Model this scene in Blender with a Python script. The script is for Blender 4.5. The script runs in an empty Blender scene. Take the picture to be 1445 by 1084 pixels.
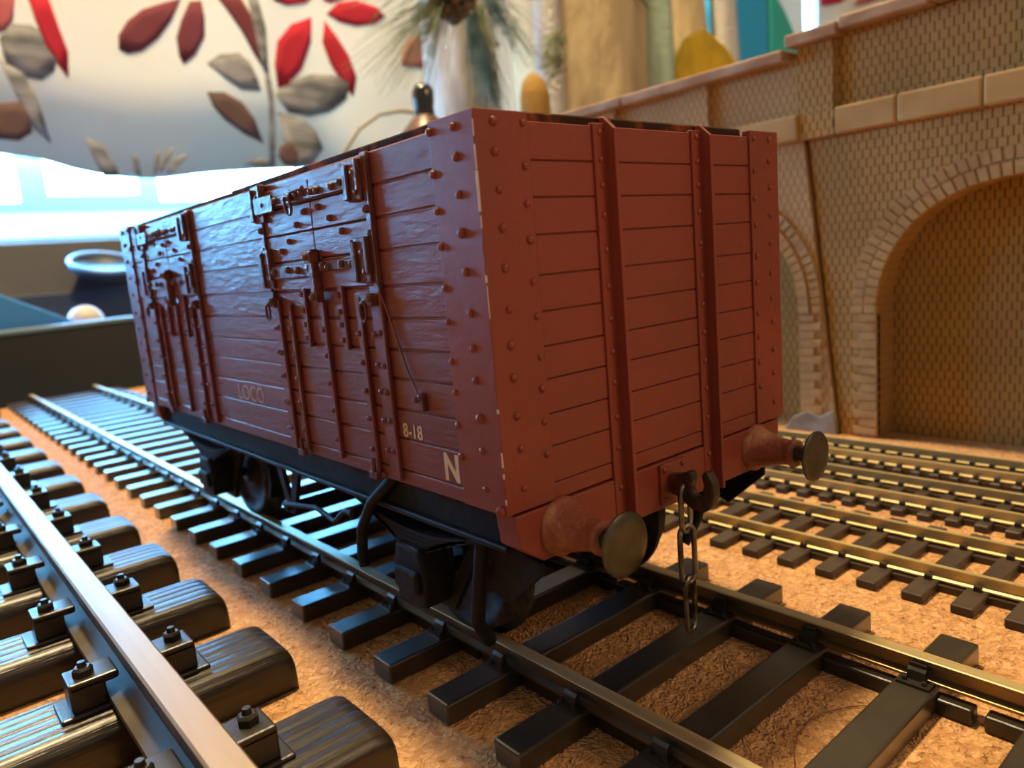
import bpy, math, random
from mathutils import Vector, Matrix
random.seed(7)
S = 0.01                                   # all numbers below are centimetres
sc = bpy.context.scene
col = sc.collection
PI = math.pi

# ------------------------------------------------------------------ camera
cd = bpy.data.cameras.new('camera'); cam = bpy.data.objects.new('camera', cd); col.objects.link(cam)
cam.location = (-7.876*S, -6.235*S, 5.506*S)
cam.rotation_euler = (math.radians(80.474), math.radians(4.774), math.radians(-40.650))
cd.sensor_width = 36; cd.lens = 1050.3*36/1445; cd.clip_start = 0.002; cd.clip_end = 50
cd.dof.use_dof = True; cd.dof.focus_distance = 0.098; cd.dof.aperture_fstop = 32
sc.camera = cam

# ------------------------------------------------------------------ world, lights, exposure
w = bpy.data.worlds.new('world'); sc.world = w; w.use_nodes = True
wb = w.node_tree.nodes['Background']; wb.inputs[0].default_value = (1.0, 0.78, 0.56, 1); wb.inputs[1].default_value = 0.30
def area(name, loc, to, size, power, colr):
    l = bpy.data.lights.new(name, 'AREA'); l.shape = 'DISK'; l.size = size*S; l.energy = power; l.color = colr
    o = bpy.data.objects.new(name, l); col.objects.link(o); o.location = Vector(loc)*S
    o.rotation_euler = (Vector(to)-Vector(loc)).to_track_quat('-Z', 'Y').to_euler(); return o
area('ceiling_lamp', (7, 44, 165), (2, 2, 0), 14, 46, (1.0, 0.75, 0.41))
area('room_lamp', (60, -130, 110), (0, 0, 3), 50, 7.5, (1.0, 0.62, 0.34))
sc.view_settings.view_transform = 'Standard'; sc.view_settings.look = 'None'
sc.view_settings.gamma = 1; sc.view_settings.use_curve_mapping = False
sc.view_settings.exposure = 0.12
sc.cycles.max_bounces = 6; sc.cycles.sample_clamp_indirect = 12; sc.cycles.use_denoising = True
SKY = 90.0

# ------------------------------------------------------------------ materials
def mat(name, c, rough=.5, metal=0, spec=.5, noise=None, bump=None, c2=None, fac=(.4, .6), extra=None, coat=0):
    """noise=(scale,stretch xyz) mixes c and c2; bump=(scale,strength,distance cm)"""
    m = bpy.data.materials.new(name); m.use_nodes = True; nt = m.node_tree; N = nt.nodes; L = nt.links
    b = N['Principled BSDF']
    b.inputs['Base Color'].default_value = (*c, 1); b.inputs['Roughness'].default_value = rough
    b.inputs['Metallic'].default_value = metal; b.inputs['Specular IOR Level'].default_value = spec
    b.inputs['Coat Weight'].default_value = coat; b.inputs['Coat Roughness'].default_value = .30
    tc = N.new('ShaderNodeTexCoord')
    def nz(scale, stretch=(1, 1, 1), detail=4):
        mp = N.new('ShaderNodeMapping'); mp.inputs['Scale'].default_value = [s*scale*100 for s in stretch]
        L.new(tc.outputs['Object'], mp.inputs[0])
        t = N.new('ShaderNodeTexNoise'); t.inputs['Scale'].default_value = 1; t.inputs['Detail'].default_value = detail
        L.new(mp.outputs[0], t.inputs['Vector']); return t
    if noise:
        t = nz(noise[0], noise[1] if len(noise) > 1 else (1, 1, 1))
        r = N.new('ShaderNodeValToRGB'); r.color_ramp.elements[0].position = fac[0]; r.color_ramp.elements[1].position = fac[1]
        r.color_ramp.elements[0].color = (*c, 1); r.color_ramp.elements[1].color = (*(c2 or c), 1)
        L.new(t.outputs['Fac'], r.inputs[0]); L.new(r.outputs[0], b.inputs['Base Color'])
    if bump:
        t = nz(bump[0], bump[3] if len(bump) > 3 else (1, 1, 1), 6)
        bp = N.new('ShaderNodeBump'); bp.inputs['Strength'].default_value = bump[1]; bp.inputs['Distance'].default_value = bump[2]*S
        L.new(t.outputs['Fac'], bp.inputs['Height']); L.new(bp.outputs[0], b.inputs['Normal'])
    return m
M = {}
M['paint'] = mat('wagon_paint', (.230, .046, .028), .42, spec=.45, noise=(.35,), c2=(.195, .041, .026), bump=(9, .35, .02))
M['paint_side'] = mat('wagon_side_paint', (.185, .042, .040), .40, spec=.55, noise=(1.5, (1, .25, 1)), c2=(.150, .036, .034), bump=(7, .55, .03, (1, .35, 1.6)))
M['worn'] = mat('worn_capping', (.035, .018, .012), .85, spec=.1, noise=(3,), c2=(.20, .06, .03), fac=(.5, .68), bump=(8, .6, .04))
M['gunk'] = mat('flocked_rust_paint', (.25, .065, .036), .6, noise=(2.2,), c2=(.46, .23, .12), fac=(.5, .75), bump=(14, .8, .04))
M['chip'] = mat('bare_chipped_edge', (.62, .52, .45), .6)
M['ironred'] = mat('painted_ironwork', (.10, .029, .029), .38, noise=(3,), c2=(.20, .06, .035), fac=(.5, .75), bump=(10, .6, .03))
M['letter'] = mat('cream_lettering', (.62, .52, .36), .6, noise=(8,), c2=(.40, .26, .20), fac=(.5, .7))
M['lettergrey'] = mat('faded_lettering', (.50, .42, .38), .6, noise=(7,), c2=(.22, .12, .11), fac=(.5, .7))
M['black'] = mat('black_underframe', (.007, .007, .008), .6, spec=.22, bump=(6, .5, .03))
M['dusty'] = mat('dusty_tread', (.055, .047, .04), .7, metal=.1, spec=.2, noise=(4,), c2=(.02, .018, .016), bump=(6, .4, .02))
M['buffer'] = mat('oily_buffer_steel', (.11, .105, .075), .35, metal=.8, noise=(3,), c2=(.06, .055, .035), fac=(.35, .7), bump=(5, .3, .02))
M['steel'] = mat('dull_steel', (.30, .28, .24), .35, metal=1, noise=(3,), c2=(.10, .08, .06), bump=(6, .3, .02))
M['hook'] = mat('rusty_black_hook', (.03, .015, .012), .45, metal=.2, noise=(3,), c2=(.13, .035, .02), fac=(.55, .7), bump=(6, .5, .03))
M['sleeper'] = mat('dark_brown_sleeper', (.013, .010, .007), .36, spec=.6, noise=(1.2,), c2=(.026, .021, .012), bump=(5, .3, .03, (.25, 2, 1)), coat=.9)
M['bigsleeper'] = mat('grained_brown_sleeper', (.010, .008, .006), .36, spec=.4, noise=(.8, (.12, 2, 1)), c2=(.022, .016, .010), bump=(1.5, 1, .16, (.10, 3.2, .6)), coat=.45)
M['smallsleeper'] = mat('matt_brown_sleeper', (.028, .017, .010), .5, noise=(2,), c2=(.046, .029, .018), bump=(5, .3, .02))
M['chair'] = mat('black_plastic_chair', (.016, .013, .010), .35, spec=.6, bump=(6, .4, .02))
M['raildark'] = mat('tarnished_rail', (.16, .11, .065), .38, metal=.85, noise=(.8, (1, .15, 1)), c2=(.26, .19, .10), bump=(6, .25, .02, (1, .1, 1)))
M['railtop'] = mat('polished_rail_head', (.60, .49, .22), .38, metal=.5, noise=(2, (1, .1, 1)), c2=(.36, .28, .17), bump=(8, .15, .01, (1, .08, 1)))
M['brass'] = mat('nickel_brass_rail', (.66, .54, .26), .33, metal=.55, noise=(1.5, (1, .1, 1)), c2=(.54, .43, .20))
M['bigrail'] = mat('big_brass_rail_side', (.105, .088, .065), .62, metal=.3, spec=.3, noise=(.8,), c2=(.07, .058, .045), bump=(6, .2, .02))
M['bigtop'] = mat('big_rail_running_face', (.40, .29, .18), .42, metal=.8, noise=(1.5, (2, .08, 1)), c2=(.32, .22, .14), bump=(7, .2, .01, (1, .08, 1)))

def cork():
    m = bpy.data.materials.new('cork'); m.use_nodes = True; nt = m.node_tree; N = nt.nodes; L = nt.links; b = N['Principled BSDF']
    b.inputs['Roughness'].default_value = .85; b.inputs['Specular IOR Level'].default_value = .25
    tc = N.new('ShaderNodeTexCoord')
    v = N.new('ShaderNodeTexVoronoi'); v.inputs['Scale'].default_value = 950
    n0 = N.new('ShaderNodeTexNoise'); n0.inputs['Scale'].default_value = 300; n0.inputs['Detail'].default_value = 3
    mx = N.new('ShaderNodeMix'); mx.data_type = 'VECTOR'; mx.inputs[0].default_value = .008
    L.new(tc.outputs['Object'], mx.inputs[4]); L.new(n0.outputs['Color'], mx.inputs[5]); L.new(mx.outputs[1], v.inputs['Vector'])
    L.new(tc.outputs['Object'], n0.inputs['Vector'])
    r = N.new('ShaderNodeValToRGB'); e = r.color_ramp.elements
    e[0].position = 0; e[0].color = (.38, .18, .065, 1); e[1].position = 1; e[1].color = (.70, .40, .18, 1)
    L.new(v.outputs['Color'], r.inputs[0])
    n1 = N.new('ShaderNodeTexNoise'); n1.inputs['Scale'].default_value = 900; n1.inputs['Detail'].default_value = 5
    L.new(tc.outputs['Object'], n1.inputs['Vector'])
    r2 = N.new('ShaderNodeValToRGB'); r2.color_ramp.elements[0].position = .29; r2.color_ramp.elements[1].position = .40
    r2.color_ramp.elements[0].color = (.16, .07, .03, 1); r2.color_ramp.elements[1].color = (1, 1, 1, 1)
    L.new(n1.outputs['Fac'], r2.inputs[0])
    mm = N.new('ShaderNodeMix'); mm.data_type = 'RGBA'; mm.blend_type = 'MULTIPLY'; mm.inputs[0].default_value = .7
    L.new(r.outputs[0], mm.inputs[6]); L.new(r2.outputs[0], mm.inputs[7]); L.new(mm.outputs[2], b.inputs['Base Color'])
    ad = N.new('ShaderNodeMath'); ad.operation = 'ADD'; L.new(v.outputs['Distance'], ad.inputs[0]); L.new(n1.outputs['Fac'], ad.inputs[1])
    bp = N.new('ShaderNodeBump'); bp.inputs['Strength'].default_value = .8; bp.inputs['Distance'].default_value = .085*S
    L.new(ad.outputs[0], bp.inputs['Height']); L.new(bp.outputs[0], b.inputs['Normal']); return m
M['cork'] = cork()

def brick(name, c1, c2, mortar, P=.46, bh=.245, vj=.036, hj=.10, hstr=.35):
    """Flemish bond in the object's y-z plane: dark upright joints, faint bed joints"""
    m = bpy.data.materials.new(name); m.use_nodes = True; nt = m.node_tree; N = nt.nodes; L = nt.links; b = N['Principled BSDF']
    b.inputs['Roughness'].default_value = .75; b.inputs['Specular IOR Level'].default_value = .2
    def mth(op, a, c=None, d=None):
        n = N.new('ShaderNodeMath'); n.operation = op
        for i, v in enumerate((a, c, d)):
            if v is None: continue
            if isinstance(v, (int, float)): n.inputs[i].default_value = v
            else: L.new(v, n.inputs[i])
        return n.outputs[0]
    tc = N.new('ShaderNodeTexCoord'); wn_ = N.new('ShaderNodeTexNoise'); wn_.inputs['Scale'].default_value = 110; L.new(tc.outputs['Object'], wn_.inputs['Vector'])
    sp = N.new('ShaderNodeSeparateXYZ'); L.new(tc.outputs['Object'], sp.inputs[0])
    wob = mth('MULTIPLY', mth('SUBTRACT', wn_.outputs['Fac'], .5), .00022)
    rowf = mth('DIVIDE', mth('ADD', sp.outputs[2], wob), bh*S); row = mth('FLOOR', rowf); fz = mth('FRACT', rowf)
    odd = mth('MODULO', mth('ABSOLUTE', row), 2.0)
    u = mth('FRACT', mth('ADD', mth('DIVIDE', mth('ADD', mth('ADD', sp.outputs[1], mth('MULTIPLY', sp.outputs[0], 1.0)), wob), P*S), mth('MULTIPLY', odd, .25)))
    j1 = mth('LESS_THAN', u, vj/P); j2 = mth('COMPARE', u, .5+vj/P*.5, vj/P*.5)
    jv = mth('MAXIMUM', j1, j2); jh = mth('LESS_THAN', fz, hj)
    n2 = N.new('ShaderNodeTexNoise'); n2.inputs['Scale'].default_value = 45; L.new(tc.outputs['Object'], n2.inputs['Vector'])
    j = mth('MAXIMUM', mth('MULTIPLY', jv, 1.0), mth('MULTIPLY', jh, mth('MULTIPLY', n2.outputs['Fac'], hstr*2)))
    n = N.new('ShaderNodeTexNoise'); n.inputs['Scale'].default_value = 60; n.inputs['Detail'].default_value = 5; L.new(tc.outputs['Object'], n.inputs['Vector'])
    r = N.new('ShaderNodeValToRGB'); r.color_ramp.elements[0].position = .3; r.color_ramp.elements[1].position = .7
    r.color_ramp.elements[0].color = (*c1, 1); r.color_ramp.elements[1].color = (*c2, 1); L.new(n.outputs['Fac'], r.inputs[0])
    mm = N.new('ShaderNodeMix'); mm.data_type = 'RGBA'; L.new(j, mm.inputs[0]); L.new(r.outputs[0], mm.inputs[6]); mm.inputs[7].default_value = (*mortar, 1)
    L.new(mm.outputs[2], b.inputs['Base Color'])
    n3 = N.new('ShaderNodeTexNoise'); n3.inputs['Scale'].default_value = 600; L.new(tc.outputs['Object'], n3.inputs['Vector'])
    hgt = mth('SUBTRACT', mth('MULTIPLY', n3.outputs['Fac'], .25), j)
    bp = N.new('ShaderNodeBump'); bp.inputs['Strength'].default_value = .7; bp.inputs['Distance'].default_value = .05*S
    L.new(hgt, bp.inputs['Height']); L.new(bp.outputs[0], b.inputs['Normal']); return m
M['brick'] = brick('tan_brick', (.42, .245, .080), (.52, .315, .108), (.12, .055, .015))
M['brickpale'] = brick('pale_tan_brick', (.50, .30, .125), (.60, .37, .165), (.28, .14, .045))
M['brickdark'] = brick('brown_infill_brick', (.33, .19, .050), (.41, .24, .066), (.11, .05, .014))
M['stone'] = mat('tan_coping_stone', (.44, .26, .085), .75, noise=(.6,), c2=(.52, .32, .12), bump=(5, .4, .03))
M['coping'] = mat('worn_coping', (.36, .20, .10), .75, noise=(.9,), c2=(.52, .34, .21), fac=(.4, .7), bump=(4, .6, .05))
M['voussoir'] = mat('arch_ring_brick', (.42, .245, .085), .75, noise=(2,), c2=(.50, .30, .115), bump=(5, .4, .03))
M['plaster'] = mat('grey_plaster', (.30, .285, .24), .85, noise=(1,), c2=(.20, .17, .13), bump=(3, .6, .05))

M['wood'] = mat('dark_table_wood', (.09, .055, .03), .4, noise=(.05, (1, 8, 1)), c2=(.13, .08, .045))
M['boxdark'] = mat('charcoal_case', (.030, .045, .056), .5, noise=(.2,), c2=(.036, .050, .060), bump=(2, .2, .03))
M['caselid'] = mat('case_lining', (.038, .034, .034), .7, noise=(.1,), c2=(.050, .046, .044))
M['rimlight'] = mat('pale_blue_rim', (.16, .26, .36), .35, spec=.5)
M['blue'] = mat('blue_plastic', (.06, .30, .75), .25, spec=.6)
M['white'] = mat('white_upvc', (.72, .80, .84), .4)
M['ball'] = mat('ivory_ball', (.55, .50, .42), .5)
M['bottle'] = mat('black_bottle_glass', (.008, .008, .008), .12, spec=.7, coat=.5)
M['bottlebrown'] = mat('brown_shoulder', (.11, .045, .03), .4)
M['yellow'] = mat('mustard_felt', (.38, .22, .045), .8, bump=(2, .6, .1))
M['teal'] = mat('turquoise_vinyl', (.01, .42, .40), .4)
M['cyan'] = mat('bright_blue_vinyl', (.0, .36, .80), .4)
M['frost'] = mat('frosted_bark', (.66, .64, .58), .8, noise=(.35, (1, 1, .25)), c2=(.34, .30, .26), fac=(.48, .66), bump=(.8, 1, .4, (1, 1, .3)))
M['logcream'] = mat('cream_bark', (.66, .54, .32), .85, noise=(.16, (1, 1, .22)), c2=(.34, .26, .17), fac=(.50, .66), bump=(.5, 1, .5, (1, 1, .3)))
M['tinsel'] = mat('silver_tinsel', (.62, .62, .64), .5, metal=.2, bump=(2.5, 1, .4))
M['mint'] = mat('pale_mint_felt', (.42, .58, .46), .8, bump=(1.5, .6, .2))
M['yellowfelt'] = mat('yellow_felt', (.80, .55, .03), .8, noise=(.4,), c2=(.62, .42, .02), bump=(1.5, .6, .2))
M['needle'] = mat('pine_needle', (.10, .15, .075), .6, noise=(.5,), c2=(.26, .30, .16))
M['cone'] = mat('pine_cone', (.10, .07, .045), .7, noise=(1,), c2=(.2, .15, .1), bump=(2, 1, .2))
M['wire'] = mat('thin_grey_wire', (.35, .32, .25), .5)
M['hair'] = mat('brown_hair', (.16, .06, .02), .5)
M['wall'] = mat('cream_wall', (.62, .55, .42), .8)
M['carpet'] = mat('floor_carpet', (.12, .09, .07), .9, bump=(1, .5, .2))
def emit(name, c, s):
    m = bpy.data.materials.new(name); m.use_nodes = True; nt = m.node_tree; nt.nodes.remove(nt.nodes['Principled BSDF'])
    e = nt.nodes.new('ShaderNodeEmission'); e.inputs[0].default_value = (*c, 1); e.inputs[1].default_value = s
    nt.links.new(e.outputs[0], nt.nodes['Material Output'].inputs[0]); return m
M['sky'] = emit('overcast_sky', (.15, .52, 1.0), SKY)
def fabric(name, c, c2=None, t=.35, sc_=(.15, (1, 1, .3))):
    m = mat(name, c, .9, spec=.1, noise=sc_, c2=c2 or c, bump=(4, .3, .05)); nt = m.node_tree; N = nt.nodes; L = nt.links
    tr = N.new('ShaderNodeBsdfTranslucent'); b = N['Principled BSDF']; mx = N.new('ShaderNodeMixShader'); mx.inputs[0].default_value = t
    if b.inputs['Base Color'].is_linked: L.new(b.inputs['Base Color'].links[0].from_socket, tr.inputs[0])
    else: tr.inputs[0].default_value = (*c, 1)
    L.new(b.outputs[0], mx.inputs[1]); L.new(tr.outputs[0], mx.inputs[2]); L.new(mx.outputs[0], N['Material Output'].inputs[0]); return m
M['cream'] = fabric('cream_curtain_fabric', (.84, .82, .74), t=.05)
M['fred'] = fabric('red_petal_print', (.50, .030, .055), (.44, .03, .05), .03)
M['fmauve'] = fabric('mauve_petal_print', (.20, .055, .075), (.17, .05, .06), .06)
M['fpink'] = fabric('pink_petal_print', (.55, .16, .17), (.48, .12, .14), .06)
M['fgrey'] = fabric('grey_leaf_print', (.15, .155, .17), (.32, .32, .34), .02, (.6, (.25, 1, 1.2)))
M['fbrown'] = fabric('brown_leaf_print', (.105, .07, .07), (.14, .085, .08), .02)
def frosted():
    m = bpy.data.materials.new('frosted_glazing'); m.use_nodes = True; nt = m.node_tree; N = nt.nodes; L = nt.links
    b = N['Principled BSDF']; b.inputs['Base Color'].default_value = (.6, .9, .95, 1); b.inputs['Roughness'].default_value = .3
    tr = N.new('ShaderNodeBsdfTranslucent'); tr.inputs[0].default_value = (.80, .90, .92, 1); mx = N.new('ShaderNodeMixShader'); mx.inputs[0].default_value = .85
    L.new(b.outputs[0], mx.inputs[1]); L.new(tr.outputs[0], mx.inputs[2]); L.new(mx.outputs[0], N['Material Output'].inputs[0]); return m
M['frosted'] = frosted()

# ------------------------------------------------------------------ mesh builder
class MB:
    def __init__(s, off=(0, 0, 0)): s.v = []; s.f = []; s.m = []; s.sm = []; s.off = off
    def add(s, V, F, m=0, smooth=False):
        b = len(s.v); s.v += [tuple(p) for p in V]
        for f in F: s.f.append([b+i for i in f]); s.m.append(m); s.sm.append(smooth)
    def box(s, x0, x1, y0, y1, z0, z1, m=0):
        V = [(x, y, z) for x in (x0, x1) for y in (y0, y1) for z in (z0, z1)]
        s.add(V, [(0, 1, 3, 2), (4, 6, 7, 5), (0, 4, 5, 1), (2, 3, 7, 6), (0, 2, 6, 4), (1, 5, 7, 3)], m)
    def prism(s, poly, ax, a, b, m=0):
        """poly in the two axes other than ax (in order), extruded from a to b"""
        def P(u, v, t): return {0: (t, u, v), 1: (u, t, v), 2: (u, v, t)}[ax]
        ar = sum(poly[i][0]*poly[(i+1) % len(poly)][1]-poly[(i+1) % len(poly)][0]*poly[i][1] for i in range(len(poly)))
        if ar < 0: poly = poly[::-1]
        if ax == 1: poly = poly[::-1]
        if a > b: a, b = b, a
        n = len(poly)
        V = [P(u, v, a) for u, v in poly]+[P(u, v, b) for u, v in poly]
        s.add(V, [tuple(range(n))[::-1], tuple(range(n, 2*n))]+[(i, (i+1) % n, n+(i+1) % n, n+i) for i in range(n)], m)
    def frame(s, d):
        d = Vector(d).normalized(); a = Vector((0, 0, 1)) if abs(d.z) < .9 else Vector((1, 0, 0))
        u = d.cross(a).normalized(); return d, u, d.cross(u)
    def cyl(s, p0, p1, r0, r1=None, n=12, m=0, cap=True):
        s.lathe([(r0, 0), (r0 if r1 is None else r1, (Vector(p1)-Vector(p0)).length)], p0, Vector(p1)-Vector(p0), n, m, cap)
    def lathe(s, prof, o, axis, n=16, m=0, cap=True, smooth=True):
        d, u, v = s.frame(axis); o = Vector(o); V = []; F = []
        for r, t in prof:
            for k in range(n):
                a = 2*PI*k/n; V.append(o+d*t+(u*math.cos(a)+v*math.sin(a))*r)
        for i in range(len(prof)-1):
            for k in range(n):
                a, b = i*n+k, i*n+(k+1) % n; F.append((a, b, b+n, a+n))
        s.add(V, F, m, smooth)
        if cap:
            s.add(V[:n], [tuple(range(n))[::-1]], m); s.add(V[-n:], [tuple(range(n))], m)
    def tube(s, pts, r, n=8, m=0, closed=False, r1=None):
        P = [Vector(p) for p in pts]; K = len(P); V = []; F = []; up = None
        for i in range(K):
            if closed: d = (P[(i+1) % K]-P[i-1])
            else: d = P[min(i+1, K-1)]-P[max(i-1, 0)]
            d.normalize()
            if up is None: _, up, _ = s.frame(d)
            up = (up-d*up.dot(d)).normalized(); w_ = d.cross(up)
            rr = r if r1 is None else r+(r1-r)*i/(K-1)
            for k in range(n):
                a = 2*PI*k/n; V.append(P[i]+(up*math.cos(a)+w_*math.sin(a))*rr)
        for i in range(K if closed else K-1):
            for k in range(n):
                a, b = i*n+k, i*n+(k+1) % n; c, d_ = ((i+1) % K)*n+(k+1) % n, ((i+1) % K)*n+k; F.append((a, b, c, d_))
        s.add(V, F, m, True)
        if not closed:
            s.add(V[:n], [tuple(range(n))[::-1]], m); s.add(V[-n:], [tuple(range(n))], m)
    def dome(s, p, nrm, r, h=None, m=0, n=10):
        h = h or r*.8
        s.lathe([(r, -.01), (r*.96, h*.35), (r*.72, h*.75), (r*.35, h*.97), (.0005, h)], p, nrm, n, m, False)
    def ball(s, c, r, m=0, n=16, squash=(1, 1, 1)):
        b = len(s.v)
        s.lathe([(max(.0005, r*math.sin(PI*i/10)), -r*math.cos(PI*i/10)) for i in range(11)], (0, 0, 0), (0, 0, 1), n, m, False)
        for i in range(b, len(s.v)):
            p = s.v[i]; s.v[i] = (c[0]+p[0]*squash[0], c[1]+p[1]*squash[1], c[2]+p[2]*squash[2])
    def build(s, name, mats, parent=None, bevel=0, seg=2, label=None, off=None):
        o_ = off if off is not None else s.off
        me = bpy.data.meshes.new(name)
        me.from_pydata([((p[0]-o_[0])*S, (p[1]-o_[1])*S, (p[2]-o_[2])*S) for p in s.v], [], s.f)
        for mm in (mats if isinstance(mats, list) else [mats]): me.materials.append(M[mm])
        me.polygons.foreach_set('material_index', s.m); me.polygons.foreach_set('use_smooth', s.sm); me.update()
        o = bpy.data.objects.new(name, me); col.objects.link(o)
        if parent: o.parent = parent
        if bevel:
            b = o.modifiers.new('bevel', 'BEVEL'); b.width = bevel*S; b.segments = seg; b.limit_method = 'ANGLE'; b.angle_limit = .6
        if label: o['label'] = label
        return o
def thing(name, label, cat, loc, group=None):
    o = bpy.data.objects.new(name, None); col.objects.link(o); o.empty_display_size = .01
    o.location = Vector(loc)*S; o['label'] = label; o['category'] = cat; o.hide_render = False
    if group: o['group'] = group
    return o
def tag(o, label, cat, group=None):
    o['label'] = label; o['category'] = cat
    if group: o['group'] = group
    return o
def copy(o, parent, loc=None):
    c = o.copy(); col.objects.link(c); c.parent = parent
    if loc is not None: c.location = Vector(loc)*S
    return c

# ------------------------------------------------------------------ setting
GZ = -.62                                   # top of the cork
TT = -2.7                                   # table top
WY = 90                                    # window wall
b = MB(); b.box(-160, 330, -220, 150, -78, -75); b.build('floor', 'carpet')['kind'] = 'structure'
WX0, WX1, WZ0, WZ1 = -40, 192, 10.9, 110     # window opening
b = MB(); y0, y1 = WY+3, WY+12
b.box(-160, WX0, y0, y1, -75, 170); b.box(WX1, 330, y0, y1, -75, 170); b.box(WX0, WX1, y0, y1, -75, WZ0); b.box(WX0, WX1, y0, y1, WZ1, 170)
b.build('wall_back', 'wall')['kind'] = 'structure'
wf = MB(); fy0, fy1 = WY+4, WY+9
wf.box(WX0, WX1, fy0, fy1, 15.3, 16.3); wf.box(WX0, WX1, fy0, fy1, WZ0, WZ0+1.5)
for x0, x1 in ((6.7, 9.5), (19.2, 21.5), (60, 63), (110, 113), (184, 192), (-40, -34)): wf.box(x0, x1, fy0, fy1, 16.3, WZ1)
wf.box(9.5, 19.2, fy0, fy1, 16.3, 17.1)
wn = wf.build('window_1', 'white'); wn['kind'] = 'structure'
b = MB(); b.box(WX0, WX1, WY+6, WY+6.4, WZ0+1.5, 15.3); b.build('frosted_pane', 'frosted', wn)['kind'] = 'structure'
b = MB(); b.box(-160, 420, WY+50, WY+51, -30, 220); b.build('exterior_sky', 'sky')['kind'] = 'structure'

# curtains: wavy cloth sheets with printed petals (traced on the cloth, numbers are x,z in cm on the cloth plane)
def curtain(x0, x1, bottom, name, label, petals):
    b = MB(); nx = int((x1-x0)/1.6); ztop = 115
    def yy(x): return WY-.6+.9*math.sin(x*.11)+.4*math.sin(x*.31+1)
    V = []; F = []
    zs = [0, .12, .3, .55, 1]
    for k, dy in enumerate((0, .25)):
        for i in range(nx+1):
            x = x0+(x1-x0)*i/nx; zb = bottom(x)
            for t in zs: V.append((x, yy(x)+dy, zb+(ztop-zb)*t))
    q = len(zs); n1 = (nx+1)*q
    for i in range(nx):
        for j in range(q-1):
            a = i*q+j; F.append((a, a+q, a+q+1, a+1)); F.append((n1+a, n1+a+1, n1+a+q+1, n1+a+q))
        a = i*q; F.append((a, n1+a, n1+a+q, a+q))
    b.add(V, F, 0, True)
    for mi, poly in petals:
        # triangulate as a fan around the centroid with thickness, following the folds
        c = (sum(p[0] for p in poly)/len(poly), sum(p[1] for p in poly)/len(poly)); n = len(poly)
        V = [(c[0], yy(c[0])-.12, c[1])]
        for r in (.5, 1):
            V += [(c[0]+(p[0]-c[0])*r, yy(c[0]+(p[0]-c[0])*r)-.12, c[1]+(p[1]-c[1])*r) for p in poly]
        V += [(p[0], yy(p[0])+.02, p[1]) for p in poly]
        F = [(0, 1+i, 1+(i+1) % n) for i in range(n)]
        for o in (1, 1+n): F += [(o+i, o+n+i, o+n+(i+1) % n, o+(i+1) % n) for i in range(n)]
        b.add(V, F, mi, True)
    return tag(b.build(name, ['cream', 'fred', 'fmauve', 'fpink', 'fgrey', 'fbrown']), label, 'curtain')
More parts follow.
